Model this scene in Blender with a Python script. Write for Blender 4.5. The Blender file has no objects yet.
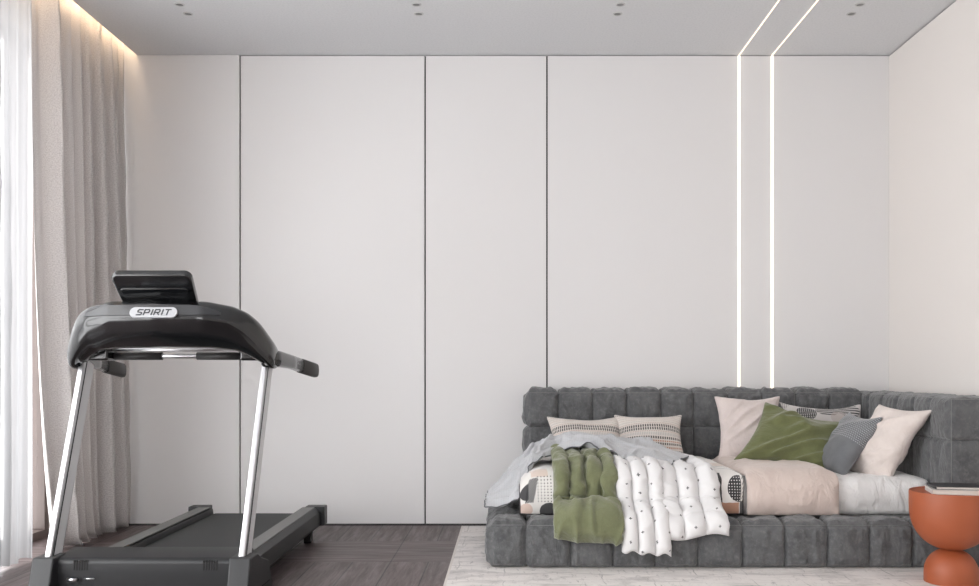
import bpy, math, random
import numpy as np
from mathutils import Vector, Matrix
C = bpy.context.scene.collection
R = math.radians

# ------------------------------------------------------------------ node helpers
class X:
    """tiny expression wrapper over Math nodes"""
    def __init__(s, nt, sock): s.nt = nt; s.s = sock
    def op(s, o, *a):
        n = s.nt.nodes.new('ShaderNodeMath'); n.operation = o
        for i, v in enumerate((s,) + a):
            if isinstance(v, X): s.nt.links.new(v.s, n.inputs[i])
            else: n.inputs[i].default_value = v
        return X(s.nt, n.outputs[0])
    def __add__(s, o): return s.op('ADD', o)
    def __sub__(s, o): return s.op('SUBTRACT', o)
    def __mul__(s, o): return s.op('MULTIPLY', o)
    def __truediv__(s, o): return s.op('DIVIDE', o)
    def mod(s, m): return s.op('FLOORED_MODULO', m)
    def lt(s, v): return s.op('LESS_THAN', v)
    def gt(s, v): return s.op('GREATER_THAN', v)
    def abs(s): return s.op('ABSOLUTE')
    def floor(s): return s.op('FLOOR')
    def mn(s, o): return s.op('MINIMUM', o)
    def mx(s, o): return s.op('MAXIMUM', o)

def srgb(r, g, b):
    f = lambda c: c/12.92 if c <= .04045 else ((c+.055)/1.055)**2.4
    return (f(r/255), f(g/255), f(b/255), 1)

class Mat:
    def __init__(s, name, col=(200,200,200), rough=.6, metal=0, **kw):
        s.m = bpy.data.materials.new(name); s.m.use_nodes = True
        s.nt = s.m.node_tree; s.b = s.nt.nodes['Principled BSDF']
        s.base = srgb(*col); s.col = None
        s.b.inputs['Base Color'].default_value = s.base
        s.b.inputs['Roughness'].default_value = rough
        s.b.inputs['Metallic'].default_value = metal
        for k, v in kw.items(): s.b.inputs[k.replace('_', ' ')].default_value = v
        s.h = None
    def link(s, a, b): s.nt.links.new(a, b)
    def coord(s, kind='Object', scale=(1,1,1), rot=(0,0,0)):
        t = s.nt.nodes.new('ShaderNodeTexCoord'); m = s.nt.nodes.new('ShaderNodeMapping')
        s.link(t.outputs[kind], m.inputs[0]); m.inputs['Scale'].default_value = scale
        m.inputs['Rotation'].default_value = rot
        return m.outputs[0]
    def xyz(s, kind='Object'):
        t = s.nt.nodes.new('ShaderNodeTexCoord'); p = s.nt.nodes.new('ShaderNodeSeparateXYZ')
        s.link(t.outputs[kind], p.inputs[0])
        return [X(s.nt, p.outputs[i]) for i in range(3)]
    def noise(s, scale=10, detail=3, rough=.55, vec=None, dist=0):
        n = s.nt.nodes.new('ShaderNodeTexNoise'); n.inputs['Scale'].default_value = scale
        n.inputs['Detail'].default_value = detail; n.inputs['Roughness'].default_value = rough
        n.inputs['Distortion'].default_value = dist
        s.link(vec if vec is not None else s.coord(), n.inputs['Vector'])
        return X(s.nt, n.outputs['Fac'])
    def ramp(s, x, lo, hi):
        n = s.nt.nodes.new('ShaderNodeMapRange'); s.link(x.s, n.inputs[0])
        n.inputs[1].default_value = lo; n.inputs[2].default_value = hi
        return X(s.nt, n.outputs[0])
    def mix(s, fac, col, scale=1):
        """put colour over what is there by fac"""
        n = s.nt.nodes.new('ShaderNodeMix'); n.data_type = 'RGBA'
        f = fac * scale if scale != 1 else fac
        s.link(f.s, n.inputs[0])
        if s.col is None: n.inputs[6].default_value = s.base
        else: s.link(s.col, n.inputs[6])
        n.inputs[7].default_value = srgb(*col)
        s.col = n.outputs[2]; s.link(s.col, s.b.inputs['Base Color'])
        return s
    def bump(s, x, strength=.3, dist=.002):
        n = s.nt.nodes.new('ShaderNodeBump'); n.inputs['Strength'].default_value = strength
        n.inputs['Distance'].default_value = dist
        s.link(x.s, n.inputs['Height'])
        if s.h is not None: s.link(s.h, n.inputs['Normal'])
        s.h = n.outputs[0]; s.link(s.h, s.b.inputs['Normal'])
        return s
    def rough(s, x, lo, hi):
        n = s.nt.nodes.new('ShaderNodeMapRange'); s.link(x.s, n.inputs[0])
        n.inputs[3].default_value = lo; n.inputs[4].default_value = hi
        s.link(n.outputs[0], s.b.inputs['Roughness']); return s

# ------------------------------------------------------------------ materials
M = {}
m = Mat('wall_panel', (224,223,223), .55); m.bump(m.noise(90, 2), .04, .001); m.mix(m.noise(1.2, 2), (220,217,216), .5); M['wall'] = m.m
m = Mat('wall_plaster', (226,221,217), .7); m.bump(m.noise(120, 3), .06, .001); M['wallr'] = m.m
m = Mat('ceiling_paint', (217,218,220), .9); m.bump(m.noise(160, 2), .15, .001); m.mix(m.ramp(m.noise(90, 2), .45, .7), (204,206,208), .6); M['ceil'] = m.m
M['black'] = Mat('shadow_gap', (22,20,20), .8).m
m = Mat('downlight_grey', (120,120,118), .5); M['dl'] = m.m
M['dlrim'] = Mat('downlight_rim', (196,196,196), .5).m
M['frame'] = Mat('window_frame', (84,72,68), .5).m

# parquet
m = Mat('parquet', (94,81,80), .5); x, y, z = m.xyz()
band = ((y-4.77)/.58).floor().mod(2.0)             # 0: boards along X, 1: boards along Y
xa = (x+.61).mod(.1935); ya = (y-4.77).mod(.1935); xb = (x+.61).mod(.58); yb = (y-4.77).mod(.58)
g = .0065
sY = xa.lt(g).mx(yb.lt(g*.5)); sX = ya.lt(g*.35).mx(xb.lt(g)); inv = band*-1+1
seam = (sY*band).mx(sX*inv)
def grain(sc): return m.noise(9, 6, .72, m.coord(scale=sc), .35)
gr = m.ramp(grain((.22,2.6,1))*inv + grain((2.6,.22,1))*band, .38, .64)
m.mix(gr, (76,65,65), .8)
idx = ((x+.61)/.1935).floor()*band + (((y-4.77)/.1935).floor() + ((x+.61)/.58).floor()*3.7)*inv
wn = m.nt.nodes.new('ShaderNodeTexWhiteNoise'); wn.noise_dimensions = '1D'; m.link(idx.s, wn.inputs['W'])
m.mix(X(m.nt, wn.outputs[0]), (120,106,104), .35)
fine = m.noise(50, 5, .75, m.coord(scale=(.12,2.2,1)), .3)*inv + m.noise(50, 5, .75, m.coord(scale=(2.2,.12,1)), .3)*band
m.mix(m.ramp(fine, .47, .66), (62,52,52), .75)
m.mix(seam, (24,19,19), .95)
m.bump(fine*-.4 - seam, .25, .002); m.rough(gr, .38, .55); M['floor'] = m.m

# rug
m = Mat('rug', (226,221,218), .95)
a = m.ramp(m.noise(3, 6, .7, m.coord(scale=(1,2.6,1)), .6), .47, .66)
m.mix(a, (172,168,166), .75)
a = m.ramp(m.noise(16, 5, .75, m.coord(scale=(2.2,.7,1)), .5), .56, .72)
m.mix(a, (128,125,125), .7)
x, y, z = m.xyz()
wob = m.noise(5, 4)*.05
ln = ((x+wob).mod(.23)).lt(.006).mx(((y+wob).mod(.31)).lt(.008))*m.ramp(m.noise(7, 4), .45, .6)
m.mix(ln, (150,147,146), .6)
a = m.ramp(m.noise(26, 4, .8, m.coord(scale=(1,3,1)), 1.5), .64, .7)*m.ramp(m.noise(2.2, 2), .5, .62)
m.mix(a, (84,82,82), .7)
m.bump(m.noise(240, 2), .5, .003); M['rug'] = m.m
M['rugedge'] = Mat('rug_binding', (214,208,202), .9).m

def ridge_n(x): return (x-.5).abs()*-6+1
def cloth(name, col, col2=None, weave=500, wb=.25, blot=0, fuzz=.3, rough=.9):
    m = Mat(name, col, rough)
    m.b.inputs['Sheen Weight'].default_value = fuzz; m.b.inputs['Sheen Roughness'].default_value = .5
    if col2: m.mix(m.ramp(m.noise(14, 4, .6), .35, .7), col2, .8)
    m.bump(m.noise(weave, 2), wb, .0015)
    return m
# suede upholstery
m = cloth('grey_suede', (96,97,98), (66,67,69), 260, .3, fuzz=.3)
m.mix(m.ramp(m.noise(45, 4, .7), .5, .75), (128,128,129), .5)
m.bump(ridge_n(m.noise(13, 3, .6, m.coord(scale=(1.6,1.6,.55)), .8)), .28, .012); m.bump(m.noise(30, 3, .6), .2, .008); M['suede'] = m.m
M['piping'] = Mat('seam_piping', (128,128,128), .7).m

m = cloth('white_sheet', (222,221,220)); m.bump(ridge_n(m.noise(9, 3, .6, m.coord(scale=(1.8,1,.7), rot=(0,.4,0)), .8)), .35, .010); M['sheet'] = m.m
m = cloth('blush_linen', (205,190,182), (198,182,174)); m.bump(ridge_n(m.noise(9, 3, .6, m.coord(scale=(1.6,1,.8)), .8)), .3, .008); M['blush'] = m.m
m = cloth('pale_pink_linen', (214,202,198), (204,192,188)); m.bump(ridge_n(m.noise(10, 3, .6, dist=.8)), .35, .009); M['pink'] = m.m
m = cloth('cream_linen', (218,208,202), (208,196,190)); m.bump(ridge_n(m.noise(10, 3, .6, dist=.8)), .35, .009); M['cream'] = m.m
m = cloth('olive_cotton', (114,118,86), (98,103,72), fuzz=.4); m.bump(ridge_n(m.noise(12, 3, .6, m.coord(scale=(1.5,1,1), rot=(0,.6,0)), .8)), .2, .012); M['olive'] = m.m
m = cloth('olive_pillow', (104,108,70), (88,94,56), fuzz=.35); m.bump(ridge_n(m.noise(9, 3, .6, m.coord(scale=(1,1,2.2), rot=(0,.5,0)), .8)), .22, .012); M['olive2'] = m.m
m = cloth('grey_knit_throw', (190,191,194), (178,180,183), 320, .5); x, y, z = m.xyz('UV')
m.mix(((x*1).mod(.012)).lt(.003)*((y*1).mod(.012)).lt(.006), (150,152,156), .35)
M['throw'] = m.m
M['throwhem'] = Mat('throw_hem', (100,102,105), .9).m

# grey cushion with woven dash band
m = cloth('grey_cushion', (106,108,111), (92,94,98), 320, .4); x, y, z = m.xyz('UV')
row = (y/.011).floor().mod(2.0)
d = ((x+row*.007).mod(.015)).lt(.008)*((y.mod(.011)).lt(.005))*(y.gt(.22))
m.mix(d, (172,174,176), .75); m.bump(d, .3, .002); M['greycush'] = m.m

# small crosses on white
m = cloth('white_cross_print', (222,221,221)); x, y, z = m.xyz('UV')
col = (x/.062).floor(); yy = y + col.mod(2.0)*.045
lx = (x.mod(.062)-.031 + (m.noise(9, 1)-.5)*.03).abs(); ly = (yy.mod(.082)-.041 + (m.noise(11, 1)-.5)*.03).abs()
cr = (lx.lt(.0055)*ly.lt(.0018)).mx(lx.lt(.0018)*ly.lt(.0055))
m.mix(cr, (40,40,44), .9); m.bump(m.noise(24, 3, .6, dist=.5), .3, .006); M['cross'] = m.m
m = cloth('white_cotton', (228,227,226)); M['white'] = m.m

# striped pillow
m = cloth('striped_knit', (214,207,200), (205,196,190)); x, y, z = m.xyz('UV')
y = y - .06 + (m.noise(6, 1)-.5)*.006
dash = (x.mod(.012)).lt(.0075); dots = (x.mod(.009)).lt(.005)
for y0, w, c, dd in ((.298,.0035,(38,38,42),1),(.275,.0025,(58,56,58),1),(.255,.0025,(176,150,140),0),(.238,.0025,(160,150,148),0),(.222,.0025,(176,150,140),0),
                     (.204,.0025,(150,146,146),0),(.188,.003,(160,120,104),0),(.170,.009,(30,30,34),1),(.150,.008,(32,32,36),1),(.135,.003,(150,110,95),0),(.120,.009,(150,152,156),0),
                     (.098,.007,(34,34,38),1),(.080,.004,(176,122,98),1),(.065,.006,(38,38,42),1),(.045,.005,(170,120,100),1),(.025,.004,(40,40,44),1)):
    k = ((y-y0).abs().lt(w))*(dash if dd else dots); m.mix(k, c, .9 if dd else .6)
m.bump(((y.mod(.008)).lt(.004))*dots, .4, .003); M['striped'] = m.m

# monochrome printed pillow
m = cloth('geometric_print', (200,196,194)); x, y, z = m.xyz('UV')
def circ(x, y, cx, cy, r, sx=1): return (((x-cx)*sx).op('POWER', 2.0) + (y-cy).op('POWER', 2.0)).lt(r*r)
dt = ((x.mod(.011)-.0055).op('POWER', 2.0) + (y.mod(.011)-.0055).op('POWER', 2.0)).lt(.0032**2)
m.mix(dt*circ(x, y, .04, .36, .055), (44,44,48), .9)
c = circ(x, y, .19, .30, .055); m.mix(c, (30,30,34), .95); m.mix(c*dt, (214,212,210), .9)
for cx in (.31, .44):
    ring = circ(x, y, cx, .33, .048, .7)*((y.mod(.017)).lt(.009)); m.mix(ring, (24,24,26), .95)
m.mix(((x-.11-(y-.2)*-.5).abs().lt(.012)), (66,66,70), .8)
m.mix(circ(x, y, .37, .27, .05, 1), (176,164,160), .6); M['geo'] = m.m

# printed coverlet: organic blobs, dots, strokes
m = cloth('printed_coverlet', (222,219,215)); x, y, z = m.xyz('UV')
def box(x, y, x0, x1, y0, y1): return x.gt(x0)*x.lt(x1)*y.gt(y0)*y.lt(y1)
wx = x + (m.noise(9, 2)-.5)*.03; wy = y + (m.noise(11, 2)-.5)*.03
# v runs from the back (0) over the front edge to the hanging hem; front-face hem is at v≈1.05
m.mix(box(wx, wy, .12,.20,.76,.85), (214,196,184), .9)
sp = ((x.mod(.016)-.008).op('POWER', 2.0) + (y.mod(.014)-.007).op('POWER', 2.0)).lt(.0030**2)
m.mix(box(x, y, .145,.235,.84,.965)*sp, (50,48,50), .9)
b = box(wx+(wy-.9)*.25, wy, .100,.142,.855,.965); m.mix(b, (32,32,36), .96); m.mix(b*((x+y).mod(.013).lt(.004)), (214,212,210), .8)
m.mix(circ(wx, wy, .098, .91, .040)*(x.lt(.105)), (44,44,48), .95)
m.mix(circ(wx, wy, .085, 1.0, .035), (196,164,148), .7); m.mix(circ(wx, wy, .20, 1.01, .045), (36,36,40), .95)
m.mix(box(wx, wy, 1.02,1.075,.82,.965), (28,28,32), .96)
c = circ(x, y, 1.165, .90, .062)*(x.lt(1.170)); m.mix(c, (24,24,28), .97); m.mix(c*((x.mod(.013)-.0065).op('POWER', 2.0) + (y.mod(.013)-.0065).op('POWER', 2.0)).lt(.0027**2), (216,214,212), .95)
m.mix(box(wx, wy, 1.07,1.165,.965,1.03), (178,128,100), .9); m.mix(box(wx, wy, 1.17,1.2,.96,1.03), (34,34,38), .9)
m.mix(box(x, y, 1.175,1.195,.80,.96)*((x*1.5+y).mod(.022).lt(.006)), (70,68,70), .8)
m.mix(box(wx, wy, 1.04,1.16,.50,.62), (204,186,174), .7); m.mix(((y-.70+(x-1.05)*-.9).abs().lt(.005))*x.gt(1.0), (50,50,54), .85)
m.mix(((y-.63+(x-1.05)*-.5).abs().lt(.004))*x.gt(1.0), (80,80,84), .8)
M['print'] = m.m
M['printhem'] = Mat('coverlet_hem', (60,58,60), .9).m

# curtains
m = cloth('drape_weave', (224,220,218), None, 400, .3); x, y, z = m.xyz('UV')
w = m.noise(1, 3, .6, m.coord('UV', (420,170,1))); m.mix(m.ramp(w, .42, .62), (192,186,184), .8)
w2 = m.noise(1, 3, .6, m.coord('UV', (170,460,1))); m.mix(m.ramp(w2, .5, .68), (238,233,230), .6)
m.bump(w+w2, .4, .002)
tl = m.nt.nodes.new('ShaderNodeBsdfTranslucent'); m.link(m.col, tl.inputs[0]); ms = m.nt.nodes.new('ShaderNodeMixShader'); ms.inputs[0].default_value = .16
m.link(m.b.outputs[0], ms.inputs[1]); m.link(tl.outputs[0], ms.inputs[2]); m.link(ms.outputs[0], [n for n in m.nt.nodes if n.type == 'OUTPUT_MATERIAL'][0].inputs[0]); M['drape'] = m.m
m = bpy.data.materials.new('sheer_voile'); m.use_nodes = True; nt = m.node_tree; nt.nodes.clear()
o = nt.nodes.new('ShaderNodeOutputMaterial'); t = nt.nodes.new('ShaderNodeBsdfTransparent'); tl = nt.nodes.new('ShaderNodeBsdfTranslucent')
df = nt.nodes.new('ShaderNodeBsdfDiffuse'); a = nt.nodes.new('ShaderNodeMixShader'); b = nt.nodes.new('ShaderNodeMixShader')
tl.inputs[0].default_value = (.23,.23,.235,1); df.inputs[0].default_value = (.85,.85,.86,1)
a.inputs[0].default_value = .4; nt.links.new(tl.outputs[0], a.inputs[1]); nt.links.new(df.outputs[0], a.inputs[2])
b.inputs[0].default_value = .88; nt.links.new(t.outputs[0], b.inputs[1]); nt.links.new(a.outputs[0], b.inputs[2]); nt.links.new(b.outputs[0], o.inputs[0]); M['sheer'] = m
m = bpy.data.materials.new('window_glass'); m.use_nodes = True; nt = m.node_tree; nt.nodes.clear()
o = nt.nodes.new('ShaderNodeOutputMaterial'); t = nt.nodes.new('ShaderNodeBsdfTransparent'); gl = nt.nodes.new('ShaderNodeBsdfGlossy'); b = nt.nodes.new('ShaderNodeMixShader')
gl.inputs['Roughness'].default_value = .02; b.inputs[0].default_value = .05
nt.links.new(t.outputs[0], b.inputs[1]); nt.links.new(gl.outputs[0], b.inputs[2]); nt.links.new(b.outputs[0], o.inputs[0]); M['glass'] = m
def emis(name, col, st):
    m = bpy.data.materials.new(name); m.use_nodes = True; nt = m.node_tree; nt.nodes.clear()
    o = nt.nodes.new('ShaderNodeOutputMaterial'); e = nt.nodes.new('ShaderNodeEmission')
    e.inputs[0].default_value = srgb(*col); e.inputs[1].default_value = st; nt.links.new(e.outputs[0], o.inputs[0]); return m
M['led'] = emis('led_line', (255,238,218), 3.4)
M['ledc'] = emis('led_line_ceiling', (255,238,218), 1.7)
M['cove'] = emis('cove_led', (255,222,184), 15)

# treadmill
m = Mat('gloss_black', (11,12,14), .2, 0, Coat_Weight=.5, Coat_Roughness=.08); M['gloss'] = m.m
m = Mat('satin_black', (34,36,38), .45); m.bump(m.noise(500, 2), .1, .001); M['satin'] = m.m
m = Mat('grey_plastic', (30,31,33), .5); M['gplast'] = m.m
m = Mat('hood_plastic', (29,30,32), .5); M['hood'] = m.m
m = Mat('lip_grey', (34,35,38), .38, 0, Coat_Weight=.3); M['lip'] = m.m
m = Mat('belt_rubber', (44,46,46), .65); m.bump(m.noise(300, 2), .3, .001); M['belt'] = m.m
m = Mat('brushed_steel', (200,200,202), .28, 1); m.bump(m.noise(1, 2, .5, m.coord(scale=(400,400,8))), .05, .001); M['steel'] = m.m
m = Mat('rail_dark', (28,29,29), .5); M['rail'] = m.m
m = Mat('rail_top', (92,92,90), .4); M['railtop'] = m.m
m = Mat('upright_side', (206,206,208), .4, .0); M['side'] = m.m
m = Mat('rubber_grip', (30,28,28), .6); m.bump(m.noise(600, 2), .3, .001); M['grip'] = m.m
M['hgrip'] = Mat('handle_foam', (62,60,59), .6).m
M['badge'] = Mat('badge_silver', (160,161,164), .4, .2).m
M['ink'] = Mat('badge_ink', (34,36,40), .4).m
m = Mat('screen_glass', (14,15,17), .08, 0, Coat_Weight=.6); M['screen'] = m.m
m = Mat('terracotta', (158,82,49), .5); m.bump(m.noise(200, 2), .08, .001); M['terra'] = m.m
M['bookblack'] = Mat('black_cover', (26,24,28), .35).m
M['bookwhite'] = Mat('white_cover', (206,202,198), .5).m
m = Mat('paper_pages', (214,208,200), .8); M['pages'] = m.m

# ------------------------------------------------------------------ object helpers
def tag(o, label=None, cat=None, group=None, kind=None):
    if label: o['label'] = label
    if cat: o['category'] = cat
    if group: o['group'] = group
    if kind: o['kind'] = kind
    return o
def empty(name, loc, rz=0, **k):
    o = bpy.data.objects.new(name, None); C.objects.link(o); o.empty_display_size = .05
    o.location = loc; o.rotation_euler = (0,0,rz); bpy.context.view_layer.update(); return tag(o, **k)
def mesh(name, V, F, mat, parent=None, smooth=True, uv=None, mats=None, fm=None, sharp=None, **k):
    """verts in WORLD space; parented keeps them there"""
    me = bpy.data.meshes.new(name); V = np.asarray(V, float)
    me.from_pydata(V.tolist(), [], [tuple(f) for f in F])
    for mm in (mats or [mat]): me.materials.append(mm)
    if fm is not None: me.polygons.foreach_set('material_index', list(fm))
    if uv is not None:
        ul = me.uv_layers.new(name='UVMap'); li = np.zeros(len(me.loops), int); me.loops.foreach_get('vertex_index', li)
        ul.data.foreach_set('uv', np.asarray(uv, float)[li].ravel())
    me.polygons.foreach_set('use_smooth', [smooth]*len(me.polygons)); me.update()
    o = bpy.data.objects.new(name, me); C.objects.link(o)
    if parent is not None:
        o.parent = parent; o.matrix_parent_inverse = parent.matrix_world.inverted()
    return tag(o, **k)
def origin(o):
    """origin to the base centre of the mesh"""
    me = o.data; co = np.zeros(len(me.vertices)*3); me.vertices.foreach_get('co', co); co = co.reshape(-1, 3)
    c = np.array([(co[:,0].min()+co[:,0].max())/2, (co[:,1].min()+co[:,1].max())/2, co[:,2].min()])
    me.vertices.foreach_set('co', (co-c).ravel()); o.location = Vector(c) + o.location; me.update(); return o
def sub(o, n=1):
    s = o.modifiers.new('sub', 'SUBSURF'); s.levels = n; s.render_levels = n; return o
def bev(o, w=.004, n=2):
    s = o.modifiers.new('bev', 'BEVEL'); s.width = w; s.segments = n; s.limit_method = 'ANGLE'; s.angle_limit = R(35)
    return o
class MB:
    def __init__(s): s.V = []; s.F = []; s.fm = []
    def add(s, V, F, mi=0):
        n = len(s.V); s.V += [tuple(v) for v in V]; s.F += [tuple(i+n for i in f) for f in F]; s.fm += [mi]*len(F); return s
    def box(s, x0, x1, y0, y1, z0, z1, mi=0):
        V = [(x,y,z) for z in (z0,z1) for y in (y0,y1) for x in (x0,x1)]
        return s.add(V, [(0,2,3,1),(4,5,7,6),(0,1,5,4),(2,6,7,3),(0,4,6,2),(1,3,7,5)], mi)
    def loft(s, loops, mi=0, cap=True):
        n = len(loops[0]); V = [p for l in loops for p in l]; F = []
        for i in range(len(loops)-1):
            for j in range(n):
                F.append((i*n+j, i*n+(j+1)%n, (i+1)*n+(j+1)%n, (i+1)*n+j))
        if cap: F += [tuple(range(n))[::-1], tuple((len(loops)-1)*n+j for j in range(n))]
        return s.add(V, F, mi)
    def tube(s, a, b, r, n=20, r2=None, mi=0):
        a = Vector(a); b = Vector(b); d = (b-a).normalized(); u = d.orthogonal().normalized(); w = d.cross(u); r2 = r if r2 is None else r2
        L = [[tuple(p + (u*math.cos(t)+w*math.sin(t))*q) for t in [2*math.pi*k/n for k in range(n)]] for p, q in ((a,r),(b,r2))]
        return s.loft(L, mi)
    def prism(s, poly, axis, a, b, mi=0):
        f = {0: lambda p, t: (t,p[0],p[1]), 1: lambda p, t: (p[0],t,p[1]), 2: lambda p, t: (p[0],p[1],t)}[axis]
        return s.loft([[f(p, a) for p in poly], [f(p, b) for p in poly]], mi)
    def build(s, name, mat, parent=None, smooth=False, bevel=0, mats=None, **k):
        me_o = mesh(name, s.V, s.F, mat, parent, smooth, mats=mats, fm=s.fm if mats else None, **k)
        import bmesh
        bm = bmesh.new(); bm.from_mesh(me_o.data); bmesh.ops.recalc_face_normals(bm, faces=bm.faces[:]); bm.to_mesh(me_o.data); bm.free()
        if bevel: bev(me_o, bevel, 3)
        if smooth or bevel:
            me_o.data.polygons.foreach_set('use_smooth', [True]*len(me_o.data.polygons))
            w = me_o.modifiers.new('wn', 'WEIGHTED_NORMAL'); w.keep_sharp = True
            if smooth and not bevel:
                me_o.modifiers.remove(w)
        return me_o
def sharp_smooth(o, ang=35):
    import bmesh
    bm = bmesh.new(); bm.from_mesh(o.data)
    for e in bm.edges:
        if len(e.link_faces) == 2 and e.calc_face_angle(0) > R(ang): e.smooth = False
    for f in bm.faces: f.smooth = True
    bm.to_mesh(o.data); bm.free(); return o

# ------------------------------------------------------------------ position based cloth
def edges_of(F):
    E = np.concatenate([F[:,[0,1]], F[:,[1,2]], F[:,[2,3]], F[:,[3,0]]]); E.sort(axis=1)
    E = np.unique(E, axis=0); D = np.concatenate([F[:,[0,2]], F[:,[1,3]]]); return E, D
def normals(P, F):
    n = np.cross(P[F[:,2]]-P[F[:,0]], P[F[:,3]]-P[F[:,1]]); out = np.zeros_like(P)
    for k in range(4):
        for c in range(3): out[:,c] += np.bincount(F[:,k], n[:,c], len(P))
    return out/(np.linalg.norm(out, axis=1)[:,None]+1e-12)
def pbd(P, F, free, scale=1.04, press=0.0006, steps=50, it=6, grav=0, rest_from=None, collide=None, damp=.85, shear=.6):
    P = P.copy(); F = np.asarray(F); E, D = edges_of(F); A = np.concatenate([E, D])
    Q = P if rest_from is None else rest_from
    rest = np.linalg.norm(Q[A[:,0]]-Q[A[:,1]], axis=1)
    rest *= scale if np.isscalar(scale) else scale[A].mean(axis=1)
    st = np.concatenate([np.ones(len(E)), np.full(len(D), shear)])[:,None]
    w = free.astype(float); wi, wj = w[A[:,0]][:,None], w[A[:,1]][:,None]; ws = wi+wj; ws[ws == 0] = 1
    cnt = np.bincount(A.ravel(), minlength=len(P)).astype(float)[:,None]; V = np.zeros_like(P); wc = w[:,None]
    pr = press if np.isscalar(press) else press[:,None]
    for s in range(steps):
        N = normals(P, F); old = P.copy()
        P = P + (V*damp + N*pr + np.array([0,0,-grav]))*wc
        for k in range(it):
            d = P[A[:,0]]-P[A[:,1]]; L = np.linalg.norm(d, axis=1)[:,None]+1e-12
            c = d*((L-rest[:,None])/L)*st; ci = -c*wi/ws; cj = c*wj/ws; acc = np.zeros_like(P)
            for a in range(3): acc[:,a] = np.bincount(A[:,0], ci[:,a], len(P)) + np.bincount(A[:,1], cj[:,a], len(P))
            P = P + acc/cnt*1.8*wc*1.4
            if collide is not None: P = collide(P, wc)
        V = P-old
    return P

def boxshell(x0, x1, y0, y1, z0, z1, h):
    nx, ny, nz = [max(2, int(round(l/h))) for l in (x1-x0, y1-y0, z1-z0)]
    idx = {}; V = []; F = []
    def vid(i, j, k):
        if (i,j,k) not in idx:
            idx[(i,j,k)] = len(V); V.append((x0+(x1-x0)*i/nx, y0+(y1-y0)*j/ny, z0+(z1-z0)*k/nz))
        return idx[(i,j,k)]
    for i in range(nx):
        for j in range(ny):
            F.append((vid(i,j,0),vid(i,j+1,0),vid(i+1,j+1,0),vid(i+1,j,0))); F.append((vid(i,j,nz),vid(i+1,j,nz),vid(i+1,j+1,nz),vid(i,j+1,nz)))
    for i in range(nx):
        for k in range(nz):
            F.append((vid(i,0,k),vid(i+1,0,k),vid(i+1,0,k+1),vid(i,0,k+1))); F.append((vid(i,ny,k),vid(i,ny,k+1),vid(i+1,ny,k+1),vid(i+1,ny,k)))
    for j in range(ny):
        for k in range(nz):
            F.append((vid(0,j,k),vid(0,j,k+1),vid(0,j+1,k+1),vid(0,j+1,k))); F.append((vid(nx,j,k),vid(nx,j+1,k),vid(nx,j+1,k+1),vid(nx,j,k+1)))
    return np.array(V), np.array(F)


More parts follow.
